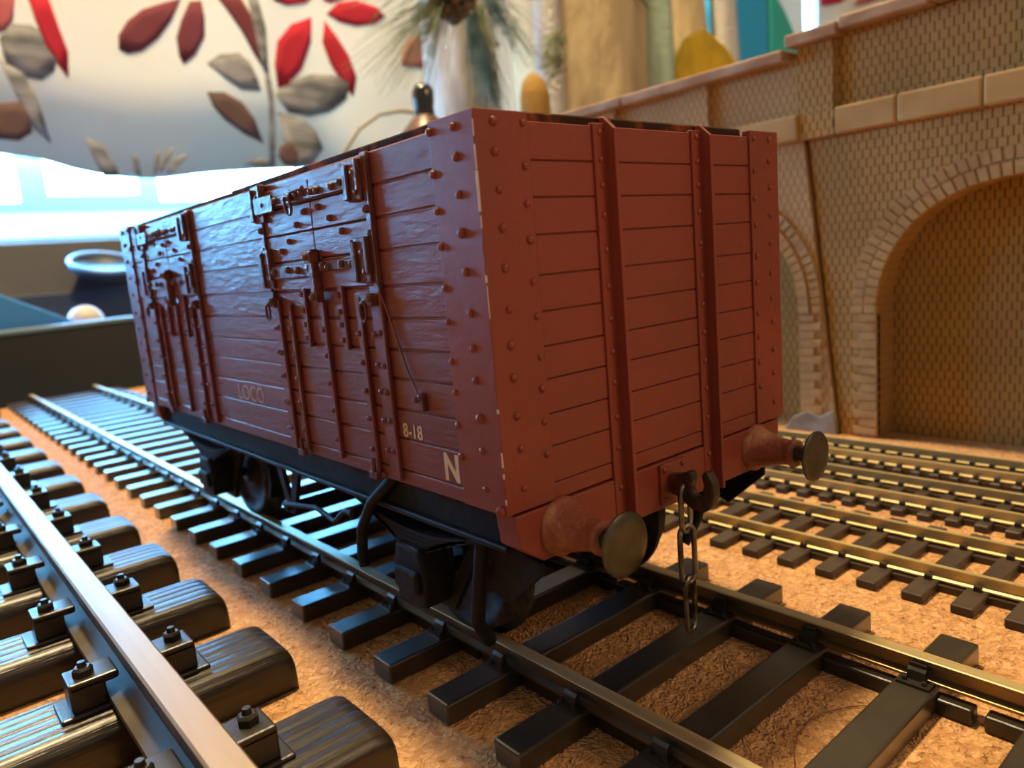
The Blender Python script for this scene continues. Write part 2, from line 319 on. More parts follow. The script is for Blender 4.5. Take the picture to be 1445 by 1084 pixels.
PET1 = [(2, [(26.1, 39.3), (24.1, 38.6), (21.7, 37.6), (19.9, 36.1), (18.7, 34.4), (18.5, 32.9), (19.4, 32.5), (21.0, 33.0), (23.0, 34.6), (24.7, 36.7)]), (2, [(27.0, 39.0), (25.8, 36.8), (25.0, 34.8), (25.0, 32.8), (25.4, 31.8), (26.8, 33.0), (28.1, 35.1), (28.4, 37.3), (28.3, 39.2)]), (2, [(29.8, 40.4), (31.2, 38.4), (32.6, 36.1), (33.7, 33.7), (34.6, 32.1), (35.1, 33.5), (34.9, 36.0), (33.9, 38.4), (32.5, 40.8)]), (4, [(33.8, 41.3), (35.0, 41.4), (35.7, 36.9), (35.4, 32.6), (35.0, 30.9), (34.5, 32.5), (34.2, 35.9)]), (4, [(35.4, 32.6), (35.6, 28.3), (34.6, 19.9), (33.8, 19.4), (34.9, 28.2), (34.8, 30.9)]), (4, [(28.0, 32.1), (29.6, 33.2), (31.8, 33.5), (33.0, 32.5), (33.7, 30.8), (34.0, 29.1), (31.6, 29.1), (29.9, 30.3)]), (5, [(27.5, 28.7), (29.4, 28.7), (31.4, 27.6), (32.7, 25.6), (33.4, 22.7), (31.3, 23.7), (29.1, 25.4), (28.0, 27.0)]), (1, [(42.4, 39.1), (39.4, 37.8), (37.1, 35.4), (36.3, 32.3), (36.4, 29.6), (37.9, 30.2), (40.1, 32.4), (41.9, 35.9)]), (1, [(44.7, 39.8), (46.5, 41.4), (49.3, 42.1), (52.6, 41.6), (53.8, 40.6), (51.7, 39.3), (48.9, 38.7), (46.5, 39.0)]), (1, [(44.3, 38.9), (43.6, 36.1), (44.4, 33.5), (45.7, 31.3), (47.2, 29.4), (48.0, 32.0), (47.2, 34.7), (45.9, 36.8)]), (1, [(36.6, 41.7), (37.4, 40.4), (39.2, 40.1), (41.8, 40.8), (42.7, 41.5), (42.0, 42.5)]), (1, [(44.4, 41.6), (45.3, 43.0), (48.4, 44.0), (49.4, 43.2), (47.1, 42.0), (45.4, 41.3)]), (4, [(36.0, 28.7), (38.0, 30.7), (41.5, 31.9), (44.7, 32.1), (46.8, 31.1), (46.1, 29.0), (43.5, 27.2), (40.3, 26.4), (37.4, 26.7)]), (4, [(35.9, 26.6), (39.2, 26.1), (41.1, 24.6), (41.8, 22.3), (40.0, 20.2), (37.3, 19.5), (36.3, 22.6)]), (5, [(37.0, 23.1), (37.9, 22.8), (38.6, 21.8), (38.3, 20.6), (37.1, 19.9), (35.9, 20.0), (35.2, 21.1), (35.6, 22.3)]), (3, [(7.1, 37.1), (9.1, 37.5), (8.4, 34.6), (7.5, 33.4), (6.5, 33.2)]), (1, [(10.1, 37.6), (12.0, 37.9), (12.6, 34.4), (13.1, 31.9), (12.7, 29.2), (12.0, 30.4), (11.0, 32.4), (10.5, 34.9)]), (4, [(6.9, 32.6), (8.4, 34.2), (10.0, 34.3), (11.5, 33.3), (12.0, 31.5), (11.4, 29.7), (10.1, 28.7), (8.4, 29.0), (7.1, 30.2)]), (4, [(6.5, 30.5), (8.5, 29.3), (9.4, 26.5), (9.9, 22.1), (8.5, 23.6), (7.5, 27.1)]), (5, [(5.1, 25.9), (7.7, 26.3), (8.4, 24.7), (8.3, 23.2), (7.0, 22.3), (4.6, 22.5)]), (4, [(13.4, 22.9), (15.1, 21.9), (16.1, 19.7), (16.3, 18.6), (14.6, 18.6), (13.9, 20.8)]), (4, [(17.9, 21.1), (18.7, 20.7), (18.7, 18.6), (18.1, 19.2)]), (4, [(20.8, 21.7), (21.3, 21.6), (20.8, 19.4), (20.1, 18.9)]), (4, [(22.9, 22.3), (22.4, 21.1), (21.1, 19.2), (20.9, 19.7), (22.0, 21.4)]), (4, [(24.2, 21.4), (24.2, 21.0), (22.1, 19.0), (21.6, 19.2), (22.8, 20.8)]), (4, [(30.6, 20.0), (32.7, 20.8), (34.1, 20.4), (33.4, 19.6)]), (3, [(61.4, 39.9), (58.0, 38.2), (56.3, 36.1), (56.1, 34.4), (60.7, 34.6)]), (1, [(68.7, 40.5), (73.0, 41.1), (76.1, 39.8), (72.7, 38.1), (68.4, 37.7)])]
PET2 = [(1, [(182.0, 63.0), (197.0, 65.2), (191.1, 62.5), (183.0, 60.9)]), (3, [(191.1, 61.0), (205.0, 64.2), (213.5, 66.6), (221.0, 68.9), (200.9, 65.9)])]
HAIR = [(-0.7, -2.15), (-0.4, -1.97), (-0.12, -1.86), (0.27, -1.82), (0.58, -1.89), (0.87, -2.05), (1.03, -2.19)]
def bot1(x):
    pts = [(-44.6, 22.8), (4.0, 21.1), (8.8, 20.4), (12.5, 19.2), (16.3, 18.6), (20.9, 18.5), (25.8, 19.1), (40, 19.8), (46, 14), (56, 9.5), (300, 9.5)]  # hem made to drop unseen behind the wagon, keeping blue light off the bricks
    for (a, za), (c, zc) in zip(pts, pts[1:]):
        if x <= c: return za+(zc-za)*(x-a)/(c-a)
    return 9.5
curtain(-38, 171.5, bot1, 'curtain', 'wide cream curtain printed with red and mauve petals over the bright window', PET1)
curtain(180, 212, lambda x: 9.5, 'curtain', 'narrow strip of printed cream curtain beyond the brick wall top, right of the window gap', PET2)

# table
t = thing('table', 'dark wooden table under the cork sheet and tracks', 'table', (40, 30, TT))
b = MB((40, 30, TT)); b.box(-60, 190, -60, 88, TT-3, TT); b.build('tabletop', 'wood', t, .3)
for i, (x, y) in enumerate(((-54, -54), (184, -54), (-54, 82), (184, 82))):
    b = MB((40, 30, TT)); b.box(x-3, x+3, y-3, y+3, -75, TT-3); b.build('leg', 'wood', t)
b = MB(); b.prism([(-40, -25), (22, -25), (22, 42.5), (12, 45.5), (-40, 46.8)], 2, GZ-.5, GZ); b.box(-40, 22, -25, 39.5, TT, GZ-.5)
tag(b.build('cork_sheet', 'cork'), 'orange brown cork sheet the tracks are laid on', 'cork sheet')

# ------------------------------------------------------------------ tracks
def bend(y): return 0
def rail(xc, ztop, h, hw, fw, y0, y1, mats, parent, off, bendf=None, headh=None, name='rail'):
    """bullhead/flat-bottom rail profile swept along y"""
    hh = headh or h*.3; wb_ = hw*.32
    prof = [(-fw, -h), (fw, -h), (fw, -h+h*.12), (wb_, -h+h*.26), (wb_, -hh), (hw, -hh*.85), (hw, -h*.04), (hw*.85, 0), (-hw*.85, 0), (-hw, -h*.04), (-hw, -hh*.85), (-wb_, -hh), (-wb_, -h+h*.26), (-fw, -h+h*.12)]
    b = MB(off); n = len(prof); ys = [y0+(y1-y0)*i/40 for i in range(41)] if bendf else [y0, y1]
    V = [(xc+px+(bendf(y) if bendf else 0), y, ztop+pz) for y in ys for px, pz in prof]
    for i in range(len(ys)-1):
        for k in range(n):
            a, c = i*n+k, i*n+(k+1) % n
            b.add([V[a], V[c], V[c+n], V[a+n]], [(0, 1, 2, 3)], 1 if k in (6, 7, 8) else 0)
    b.add(V[:n], [tuple(range(n))], 0); b.add(V[-n:], [tuple(range(n))[::-1]], 0)
    return b.build(name, mats, parent)

# middle track, under the wagon
off = (0, 20, GZ)
tr = thing('railway_track', 'middle track with black chunky sleepers carrying the red wagon', 'model track', off, 'model railway tracks')
rail(-1.68, 0, .30, .105, .12, -9, 45.5, ['raildark', 'railtop'], tr, off, bend)
rail(1.68, 0, .30, .105, .12, -9, 45.5, ['raildark', 'railtop'], tr, off, bend)
b = MB((0, 0, 0)); b.box(-2.98, 2.98, -.25, .25, GZ, -.30)
sl = b.build('sleeper', 'sleeper', tr, .035, 2)
def chair_mb():
    b = MB()
    b.box(-.34, .34, -.2, .2, -.30, -.262)
    for s_ in (-1, 1):
        b.prism([(s_*.12, -.262), (s_*.12, -.12), (s_*.16, -.10), (s_*.2, -.14), (s_*.22, -.262)], 1, -.11, .11)
        for q in (-1, 1):
            b.cyl((s_*.265, q*.12, -.262), (s_*.265, q*.12, -.215), .035, .03, 8)
    # tall key on the inner side
    b.box(.125, .165, -.10, .10, -.26, -.055); b.cyl((.165, 0, -.17), (.2, 0, -.17), .035, .02, 8)
    return b
ch = chair_mb().build('chair', 'chair', sl)
k0 = -5
for i, k in enumerate(range(-6, 32)):
    y = .08+.25+1.478*k
    if y > 45: break
    x = bend(y)
    s_ = sl if i == 0 else copy(sl, tr)
    s_.location = Vector((x, y-off[1], -off[2]))*S
    for xr, fl in ((-1.68, 1), (1.68, -1)):
        c = ch if (i == 0 and fl == 1) else copy(ch, s_)
        c.location = Vector((xr, 0, 0))*S; c.rotation_euler.z = 0 if fl == 1 else PI
# moulded web strips joining the sleepers
for xr in (-1.55, 1.55):
    b = MB(off); ry = .08+.5+1.478*-6; kk = 0
    while ry < 40:
        L_ = 1.478-.5; x = bend(ry); gap = (kk % 4 == 3)
        segs = [(ry-.02, ry+L_*.45), (ry+L_*.58, ry+L_+.02)] if gap else [(ry-.02, ry+L_+.02)]
        for a, c in segs: b.box(xr+x-.11, xr+x+.11, a, c, GZ, -.40)
        ry += 1.478; kk += 1
    b.build('web_strip', 'chair', tr, .03, 2)

# big left track
off = (-8.45, 15, GZ); RX = -6.0; RTZ = .90
tb = thing('railway_track', 'largest track, heavy brass-topped rail on big grained sleepers with bolted clamps', 'model track', off, 'model railway tracks')
for xr in (RX, -10.9): rail(xr, RTZ, .80, .19, .36, -9, 46, ['bigrail', 'bigtop'], tb, off, headh=.2)
def bigsleeper():
    b = MB()
    prof = [(-.70, 0), (-.69, .44), (-.67, .54), (-.61, .62), (-.52, .665), (-.44, .67), (-.41, .65), (-.38, .67), (-.20, .675), (-.165, .64), (-.13, .675), (.02, .675), (.04, .655), (.06, .675), (.24, .675), (.275, .635), (.31, .67), (.42, .67), (.44, .652), (.46, .668), (.55, .655), (.62, .61), (.67, .54), (.69, .44), (.70, 0)]
    n = len(prof)
    st = [(-4.50, .96, .60), (-4.485, .975, .76), (-4.43, .99, .90), (-4.34, .997, .97), (-4.2, 1, 1), (4.2, 1, 1), (4.34, .997, .97), (4.43, .99, .90), (4.485, .975, .76), (4.50, .96, .60)]
    V = [(x, py*sy, pz*sz) for x, sy, sz in st for py, pz in prof]
    F = [(i*n+k, i*n+k+1, (i+1)*n+k+1, (i+1)*n+k)[::-1] for i in range(len(st)-1) for k in range(n-1)]
    b.add(V, F, 0, True); b.add(V[:n], [tuple(range(n))[::-1]], 0); b.add(V[-n:], [tuple(range(n))], 0)
    return b
bs = bigsleeper().build('sleeper', 'bigsleeper', tb)
def clamp():
    b = MB()
    b.box(-.95, .95, -.32, .32, .66, .735)
    for s_ in (-1, 1):
        b.box(s_*.37 if s_ > 0 else -.80, .80 if s_ > 0 else -.37, -.26, .26, .73, 1.10)
        b.box(.20 if s_ > 0 else -.80, .80 if s_ > 0 else -.20, -.26, .26, 1.02, 1.14)
    return b
cl = clamp().build('rail_clamp', 'chair', bs, .03, 2)
def boltmb():
    b = MB()
    b.lathe([(.13, 0), (.13, .09), (.10, .12)], (0, 0, 0), (0, 0, 1), 6, 0, True, False); b.cyl((0, 0, .1), (0, 0, .19), .065, .05, 8)
    return b
bo = boltmb().build('bolt', 'chair', bs)
cl.name = 'rail_clamp'
ys = [-7.6, -4.7, -1.8, 1.2, 4.09, 6.95, 9.85, 12.8, 15.9, 19.0, 22.05, 25.2, 28.4, 31.7, 35.0, 38.3, 41.6, 44.9]
for i, y in enumerate(ys):
    s_ = bs if i == 0 else copy(bs, tb)
    s_.location = Vector((0, y+.70-off[1], 0))*S
    for j, xr in enumerate((RX+8.45, -10.9+8.45)):
        c = cl if i == 0 and j == 0 else copy(cl, s_)
        c.location = Vector((xr, 0, 0))*S
        for q in (-1, 1):
            k = bo if (i == 0 and j == 0 and q == -1) else copy(bo, s_)
            k.location = Vector((xr+q*.58, (.04 if q > 0 else -.03), 1.135))*S; k.rotation_euler.z = random.random()

# three small tracks on the right
def small_track(xa, xb, half, pitch, sw, y0, y1, ytop, label, ph):
    xc = (xa+xb)/2; off = (xc, 5, GZ)
    t = thing('railway_track', label, 'model track', off, 'model railway tracks')
    for x in (xa, xb): rail(x, -.22, .24, .045, .09, y0, y1, ['brass', 'brass'], t, off)
    b = MB(); b.box(-half, half, -sw/2, sw/2, 0, -.46-GZ); s0 = b.build('sleeper', 'smallsleeper', t, .02, 1)
    b = MB(); h = -.46-GZ
    for s_ in (-1, 1):
        b.box(s_*.085 if s_ > 0 else -.15, .15 if s_ > 0 else -.085, -.05, .05, h-.01, h+.085)
        b.box(s_*.05 if s_ > 0 else -.12, .12 if s_ > 0 else -.05, -.05, .05, h+.055, h+.09)
    f0 = b.build('rail_fastening', 'smallsleeper', s0)
    n = 0; y = y0+.2+ph
    while y < y1-.1 and n < 95:
        s_ = s0 if n == 0 else copy(s0, t); s_.location = Vector((0, y-off[1], 0))*S
        for j, x in enumerate((xa, xb)):
            f = f0 if n == 0 and j == 0 else copy(f0, s_); f.location = Vector((x-xc, 0, 0))*S
        n += 1; y += pitch
    for x in (xa+.02, xb-.02):
        b = MB(off); b.box(x-.19, x+.19, y0+.2, y-.2, GZ, -.50); b.build('web_strip', 'smallsleeper', t)
small_track(5.09, 6.70, 1.61, .752, .34, -7, 34, 0, 'brass railed narrow track beside the wagon, nearest of the three small tracks', .08)
small_track(8.42, 9.67, 1.05, .54, .26, -7, 34, 0, 'small brass railed track between two others on the right', .1)
small_track(11.08, 12.15, .80, .43, .22, -7, 32, 0, 'smallest brass railed track, laid next to the brick arches', .1)

# ------------------------------------------------------------------ brick arches
def arch_pts(cy, a, zs, hgt, d=0, n=36, ex=2.15):
    P = []
    for i in range(n+1):
        th = PI*i/n; c, s_ = math.cos(th), math.sin(th)
        r = (abs(c)**ex+abs(s_)**ex)**(-1/ex); P.append((cy+(a+d)*c*r, zs+(hgt+d)*s_*r))
    return P
def module(name, label, ya, yb, cy, xf, ztop, off, mface, slant=0):
    """ya<yb span along y; face at x=xf"""
    t = thing('arched_wall', label, 'model wall', off, 'brick arch wall sections')
    A, Z, H = 3.6, 3.1, 3.42
    arc = arch_pts(cy, A, Z, H)                                      # from +y side to -y side
    b = MB(off)
    # wall split in strips so that ngons stay simple: left pier, right pier, spandrel columns
    b.prism([(cy+A, GZ), (yb, GZ), (yb, 8.3), (cy+A, 8.3)], 0, xf, xf+1.5)
    b.prism([(ya, GZ), (cy-A, GZ), (cy-A, 8.3), (ya+slant, 8.3)], 0, xf, xf+1.5)
    for (p, q) in zip(arc, arc[1:]): b.prism([(q[0], q[1]), (p[0], p[1]), (p[0], 8.3), (q[0], 8.3)], 0, xf, xf+1.5)
    
    if slant: b.box(xf+.35, xf+1.5, ya-.2, ya+1.2, GZ, 8.3)
    else: b.prism([(yb-.01, GZ), (yb, GZ), (yb+.88, 8.3), (yb-.01, 8.3)], 0, xf, xf+.2)
    b.build('brick_face', mface, t)
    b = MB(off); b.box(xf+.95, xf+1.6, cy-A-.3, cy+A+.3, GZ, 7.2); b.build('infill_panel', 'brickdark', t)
    # voussoirs: two rings
    b = MB(off)
    for ring, (d0, d1) in enumerate(((0.0, .36), (.39, .74))):
        n = 44+ring*6
        for i in range(n):
            a0 = PI*(i+.06)/n; a1 = PI*(i+.94)/n
            def pt(a, d):
                c, s_ = math.cos(a), math.sin(a); r = (abs(c)**2.15+abs(s_)**2.15)**(-1/2.15)
                return (cy+(A+d)*c*r, Z+(H+d)*s_*r)
            b.prism([pt(a0, d0), pt(a1, d0), pt(a1, d1), pt(a0, d1)], 0, xf-.10+.04*ring, xf+.2)
    for s_ in (1, -1):
        z = Z-.03; k = 0
        while z > GZ+.1:
            wd = .72 if k % 2 else .5
            b.box(xf-.07, xf+.2, cy+s_*A if s_ > 0 else cy-A-wd, cy+A+wd if s_ > 0 else cy-A, z-.23, z); z -= .26; k += 1
    b.build('arch_ring', 'voussoir', t, .02, 1)
    b = MB(off); y = ya+slant
    while y < yb-.3:
        e = min(y+2.05, yb); b.box(xf-.26, xf+.3, y+.02, e, 8.25, 9.0); y = e
    b.build('string_course', 'stone', t, .07, 2)
    b = MB(off); b.box(xf+.18, xf+.7, ya+slant, yb, 8.9, ztop+.05); b.build('parapet', mface, t)
    return t, off
o1 = (14.6, 0, GZ)
t1, _ = module('w', 'tan brick arched wall section nearer the camera with deep dark arch', -9.6, 4.42, -.28, 14.0, 10.95, o1, 'brick')
b = MB(o1)
for ya, yb in ((-1.2, -.1), (-5.8, -4.7), (4.55, 5.62)): b.box(13.98, 14.4, ya, yb, 8.95, 10.98)
b.box(14.18, 14.7, 4.4, 5.6, 8.9, 10.98); b.box(13.74, 14.4, 4.42, 5.45, 8.25, 9.0)
b.build('parapet_pilaster', 'brick', t1)
b = MB(o1); 
for ya, yb, dz in ((4.28, 5.85, 0), (1.9, 4.24, .10), (-.5, 1.87, .12), (-3, -.53, .10), (-6, -3.03, .1), (-9.6, -6.03, .1)): b.box(13.66, 14.9, ya, yb, 10.92+dz, 11.27+dz)
b.build('coping', 'coping', t1, .06, 2)
o2 = (14.6, 9.5, GZ)
t2, _ = module('w', 'paler brick arched wall section farther off, behind the wagon end', 4.5, 19, 9.25, 13.9, 10.58, o2, 'brickpale', .95)
b = MB(o2)
for ya, yb in ((8.7, 9.7), (12.7, 13.7), (16.7, 17.7)): b.box(13.88, 14.3, ya, yb, 8.95, 10.6)
b.build('parapet_pilaster', 'brickpale', t2)
b = MB(o2); b.box(13.56, 14.8, 5.86, 12.1, 10.56, 10.90); b.box(13.56, 14.8, 12.13, 19, 10.56, 10.90)
b.build('coping', 'coping', t2, .06, 2)
b = MB(o2); b.prism([(4.45, GZ+.0), (6.2, GZ), (5.9, -.2), (5.4, .05), (5.0, -.1), (4.6, .12), (4.5, -.1)], 0, 13.78, 13.95)
b.build('plaster_patch', 'plaster', t2, .05, 2, label='grey plaster smear at the foot of the pier')

# ------------------------------------------------------------------ the wagon
H_, L_, ZT, ZB = 2.89, 14.36, 6.98, 2.66
wo = (0, 7.18, 0)
W = thing('goods_wagon', 'red brown planked coal wagon lettered LOCO on the middle track', 'model wagon', wo)
planks = [ZB, 2.87, 3.31, 3.70, 4.11, 4.49, 4.89, 5.30, 5.75, 6.16, 6.56, ZT]
def rnd(a): return random.uniform(-a, a)
# sides
for s_ in (-1, 1):
    b = MB(wo)
    b.box(s_*(H_-.03), s_*(H_-.28), .02, L_-.02, ZB, ZT)
    for z0, z1 in zip(planks, planks[1:]):
        for ya, yb in ((.3, L_-.3),):
            o = rnd(.006); b.box(s_*(H_-.04), s_*(H_+.0+o), ya, yb, z0+.013, z1-.013)
    b.build('body_side', 'paint_side', W, .012, 1)
for yy_, s_ in ((0, -1), (L_, 1)):
    b = MB(wo)
    b.box(-H_+.05, H_-.05, yy_-s_*.03 if s_ < 0 else yy_-.28, yy_+.28 if s_ < 0 else yy_-.03, ZB, ZT)
    for z0, z1 in zip(planks, planks[1:]):
        o = rnd(.004); y_a, y_b = sorted((yy_-s_*.05, yy_+s_*o)); b.box(-H_+.3, H_-.3, y_a, y_b, z0+.007, z1-.007)
    b.build('body_end', 'paint', W, .010, 1)
b = MB(wo); b.box(-2.6, 2.6, .25, L_-.25, ZB, ZB+.2); b.build('wagon_floor', 'black', W)
b = MB(wo)
for s_ in (-1, 1): b.box(s_*(H_-.30), s_*(H_-.07), .5, 7.0, ZT-.02, ZT+.10); b.box(s_*(H_-.30), s_*(H_-.05), 7.05, L_-.5, ZT-.02, ZT+.07)
for ya, yb in ((.07, .30), (L_-.30, L_-.07)): b.box(-2.1, 2.1, ya, yb, ZT-.02, ZT+.11)
b.build('capping', 'worn', W, .02, 1)
rivA = [6.95, 6.5, 6.1, 5.71, 5.25, 4.86, 4.4, 4.04, 3.65, 3.27]
rivB = [6.93, 6.62, 6.23, 5.83, 5.41, 4.96, 4.57, 4.21, 3.78, 3.40, 2.94]
for sy, yb in ((1, 0), (-1, L_)):
    for sx in (-1, 1):
        b = MB(wo); X = sx*(H_+.035); Y = yb-sy*.035
        def bb(x0, x1, y0, y1, z0, z1): b.box(min(x0, x1), max(x0, x1), min(y0, y1), max(y0, y1), z0, z1)
        b.prism([(X, Y), (X, yb+sy*.77), (sx*(H_-.1), yb+sy*.77), (sx*(H_-.1), yb+sy*.1), (sx*2.17, yb+sy*.1), (sx*2.17, Y)], 2, ZB+.02, ZT+.08)
        for z in rivA: b.dome((X, yb+sy*(.74+rnd(.012)), z), (sx, 0, 0), .048+rnd(.006))
        for z in rivB: b.dome((X, yb+sy*(.31+rnd(.015)), z), (sx, 0, 0), .055+rnd(.008))
        for z in rivB: b.dome((sx*(2.66+rnd(.015)), Y, z+.01), (0, -sy, 0), .048+rnd(.006))
        for z in rivA: b.dome((sx*(2.26+rnd(.012)), Y, z-.01), (0, -sy, 0), .046+rnd(.006))
        b.dome((X+rnd(.01), yb+sy*.06, ZB+.07), (sx, -sy, 0), .07)
        b.build('corner_plate', 'paint' if sy > 0 else 'paint_side', W, .012, 2)
# chipped edge slivers on the near corner
b = MB(wo)
for z0, z1, r in ((6.78, 6.95, .016), (6.45, 6.7, .02), (6.02, 6.44, .032), (5.85, 5.98, .014), (5.28, 5.36, .03), (4.9, 5.25, .010), (3.86, 3.91, .028), (3.25, 3.42, .022), (3.12, 3.18, .028), (2.82, 2.88, .024)):
    cx, cy = -H_-.035, -.035
    b.prism([(cx-.003, cy+r+rnd(.006)), (cx-.003, cy-.002), (cx+r*.3, cy-.003), (cx+r*.3, cy+.01)], 2, z0, z1)
b.build('chipped_edge', 'chip', W, .004, 1, label='pale bare metal where corner paint is chipped')
# end posts (angle sections)
for ye, sy in ((0, 1), (L_, -1)):
    for xc, rx in ((-.94, -1.03), (.97, .87)):
        b = MB(wo)
        x_ = xc*sy if sy < 0 else xc
        def yb_(a, c): return sorted((ye-sy*a, ye-sy*c))
        a, c = yb_(-.05, .035); b.box(x_-.20, x_, a, c, 2.02, ZT+.02)
        a, c = yb_(-.05, .19)
        b.prism([(a if sy > 0 else c, 2.0), (c if sy > 0 else a, 2.0), (c if sy > 0 else a, ZT+.12), (a if sy > 0 else c, ZT-.08)], 0, x_-.01, x_+.05) if sy < 0 else \
            b.prism([(-.19, 2.0), (.05, 2.0), (.05, ZT+.10), (-.02, ZT+.10), (-.19, ZT-.06)], 0, x_-.01, x_+.05)
        for z in (6.91, 6.59, 6.3, 5.92, 5.52, 5.08, 4.68, 4.27, 3.89, 3.47, 3.04, 2.52, 2.12): b.dome((x_-.10, ye-sy*.03, z+rnd(.02)), (0, -sy, 0), .042)
        b.build('end_post', 'paint', W, .008, 1)
# headstocks
for ye, sy in ((0, 1), (L_, -1)):
    b = MB(wo); a, c = sorted((ye-sy*.02, ye+sy*.35))
    b.prism([(-2.80, 2.64), (-2.76, 2.24), (-2.42, 1.99), (2.42, 1.99), (2.76, 2.24), (2.80, 2.64)], 1, a, c); b.build('headstock', 'paint', W, .02, 2)
# side doors
def side_iron(sx, y0):
    """everything screwed to one side door; y0 shifts the near door"""
    X = sx*H_; N = (sx, 0, 0)
    def bx(b, out0, out1, ya, yb, za, zb):
        xs = sorted((X+sx*out0, X+sx*out1)); b.box(xs[0], xs[1], ya+y0, yb+y0, za, zb)
    def riv(b, y, z, r=.042, o=.0, h=None): b.dome((X+sx*o, y+y0, z), N, r, h)
    d = MB(wo)                                              # two upper door leaves
    for ya, yb in ((2.3, 3.82), (3.84, 5.5)):
        for z0, z1 in ((5.32, 5.74), (5.76, 6.15), (6.17, 6.55), (6.57, 6.86)): bx(d, -.02, .035, ya, yb, z0, z1)
    for y, z in ((3.59, 6.45), (4.03, 6.43), (4.32, 6.27), (4.65, 6.05), (3.28, 6.27), (2.97, 6.07), (2.71, 5.89), (4.95, 5.92)): riv(d, y, z, .05, .035, .06)
    door = d.build('door', 'paint_side', W, .01, 1)
    h = MB(wo)
    bx(h, .03, .10, 2.5, 5.5, 6.58, 6.74); bx(h, .10, .14, 4.9, 5.6, 6.52, 6.78)
    for y in (5.28, 4.85, 4.09, 3.90, 3.60, 3.43, 3.01, 2.75): riv(h, y, 6.67+rnd(.02), .055, .10, .06)
    bx(h, .03, .09, 2.4, 3.7, 5.56, 5.70); bx(h, .03, .09, 3.9, 5.5, 5.50, 5.70)
    for y in (5.22, 4.70, 4.36, 3.97, 3.54, 3.40, 2.99, 2.70): riv(h, y, 5.62+rnd(.02), .058, .09, .06)
    h.build('door_strap', 'ironred', door, .012, 1)
    for ya, yb, za, zb in ((5.36, 5.74, 6.40, 6.98), (5.33, 5.66, 5.36, 5.98), (2.28, 2.62, 6.40, 6.92), (2.26, 2.62, 5.36, 5.95)):
        h = MB(wo); bx(h, .0, .10, ya, yb, za, zb); bx(h, .08, .15, yb-.10, yb+.02, za+.02, zb-.05); bx(h, .08, .13, ya+.0, ya+.08, za+.12, zb)
        riv(h, (ya+yb)/2-.05, (za+zb)/2+.1, .055, .10); riv(h, (ya+yb)/2-.07, (za+zb)/2-.15, .05, .10)
        h.build('hinge', 'ironred', door, .015, 1)
    h = MB(wo)                                              # centre latch
    bx(h, .03, .17, 3.74, 3.88, 5.12, 5.88); bx(h, .06, .22, 3.70, 3.92, 5.70, 5.84); riv(h, 3.81, 5.2, .06, .15, .08); riv(h, 3.81, 5.78, .06, .2, .07)
    h.build('latch', 'ironred', door, .02, 1)
    h = MB(wo)                                              # shackle
    h.tube([(X+sx*(.17+.02*math.sin(a)), 4.28+y0+.095*math.cos(a), 6.55+.14*math.sin(a)) for a in [2*PI*i/14 for i in range(14)]], .022, 6, 0, True)
    bx(h, .08, .17, 4.18, 4.42, 6.62, 6.76); h.cyl((X+sx*.14, 4.35+y0, 6.72), (X+sx*.14, 3.8+y0, 6.74), .035, .03, 8)
    h.build('shackle', 'ironred', door)
    # side posts
    for ya, yb in ((2.13, 2.30), (5.50, 5.66)):
        h = MB(wo); bx(h, -.01, .05, ya, yb, 5.2, ZT); bx(h, .04, .075, ya, ya+.04, 5.3, ZT-.05)
        riv(h, (ya+yb)/2, 6.28, .06, .05, .08); riv(h, (ya+yb)/2+.02, 5.98, .05, .05); riv(h, ya+.1, ZT-.08, .05, .04)
        h.build('door_post', 'ironred', W, .012, 1)
    # lower drop door straps: thin fins with rivets beside them
    for y, za, zb, rz, ro in ((5.36, 2.72, 5.2, (4.72, 4.31, 3.94, 3.49, 3.05), (.12, .22)), (4.93, 2.78, 5.12, (4.72, 4.30, 3.92, 3.52, 3.09), (.07,)),
                              (4.36, 4.45, 5.36, (5.23, 4.99, 4.80, 4.57), (.10,)), (3.79, 2.78, 5.15, (4.71, 4.32, 3.92, 3.51, 3.06), (.09,)),
                              (3.18, 4.45, 5.36, (5.20, 4.98, 4.80, 4.58), (.12,)), (2.72, 2.72, 5.2, (4.69, 4.30, 3.90, 3.49, 3.07), (.11,)), (2.17, 2.72, 5.32, (4.69, 4.27, 3.92, 3.51, 3.10), (.10, .24))):
        h = MB(wo); bx(h, -.01, .028, y-.02, y+max(ro)+.05, za, zb); bx(h, .02, .07, y-.04, y, za, zb-.02)
        for z in rz:
            for o in ro: riv(h, y+o, z+rnd(.015), .044, .028, .055)
        h.build('strap', 'paint_side', W, .01, 1)
    for y in (2.75, 5.05):                                  # door hinges at the bottom
        h = MB(wo); bx(h, .02, .13, y-.09, y+.12, 2.66, 2.76); h.cyl((X+sx*.1, y+y0, 2.66), (X+sx*.1, y+y0, 2.95), .04, .03, 8); riv(h, y-.12, 2.72, .05, .02)
        h.build('drop_hinge', ['ironred'], W, .012, 1)
    for y in (5.55, 2.46):                                  # D rings
        h = MB(wo); bx(h, .02, .14, y-.20, y+.06, 5.06, 5.22); riv(h, y-.16, 5.16, .055, .14)
        h.tube([(X+sx*.15, y+y0+.075*math.cos(a), 4.99+.13*math.sin(a)) for a in [2*PI*i/14 for i in range(14)]], .022, 6, 0, True)
        h.build('ring', 'ironred', W, .012, 1)
side_iron(-1, 0); side_iron(-1, 6.95); side_iron(1, 0); side_iron(1, 6.95)
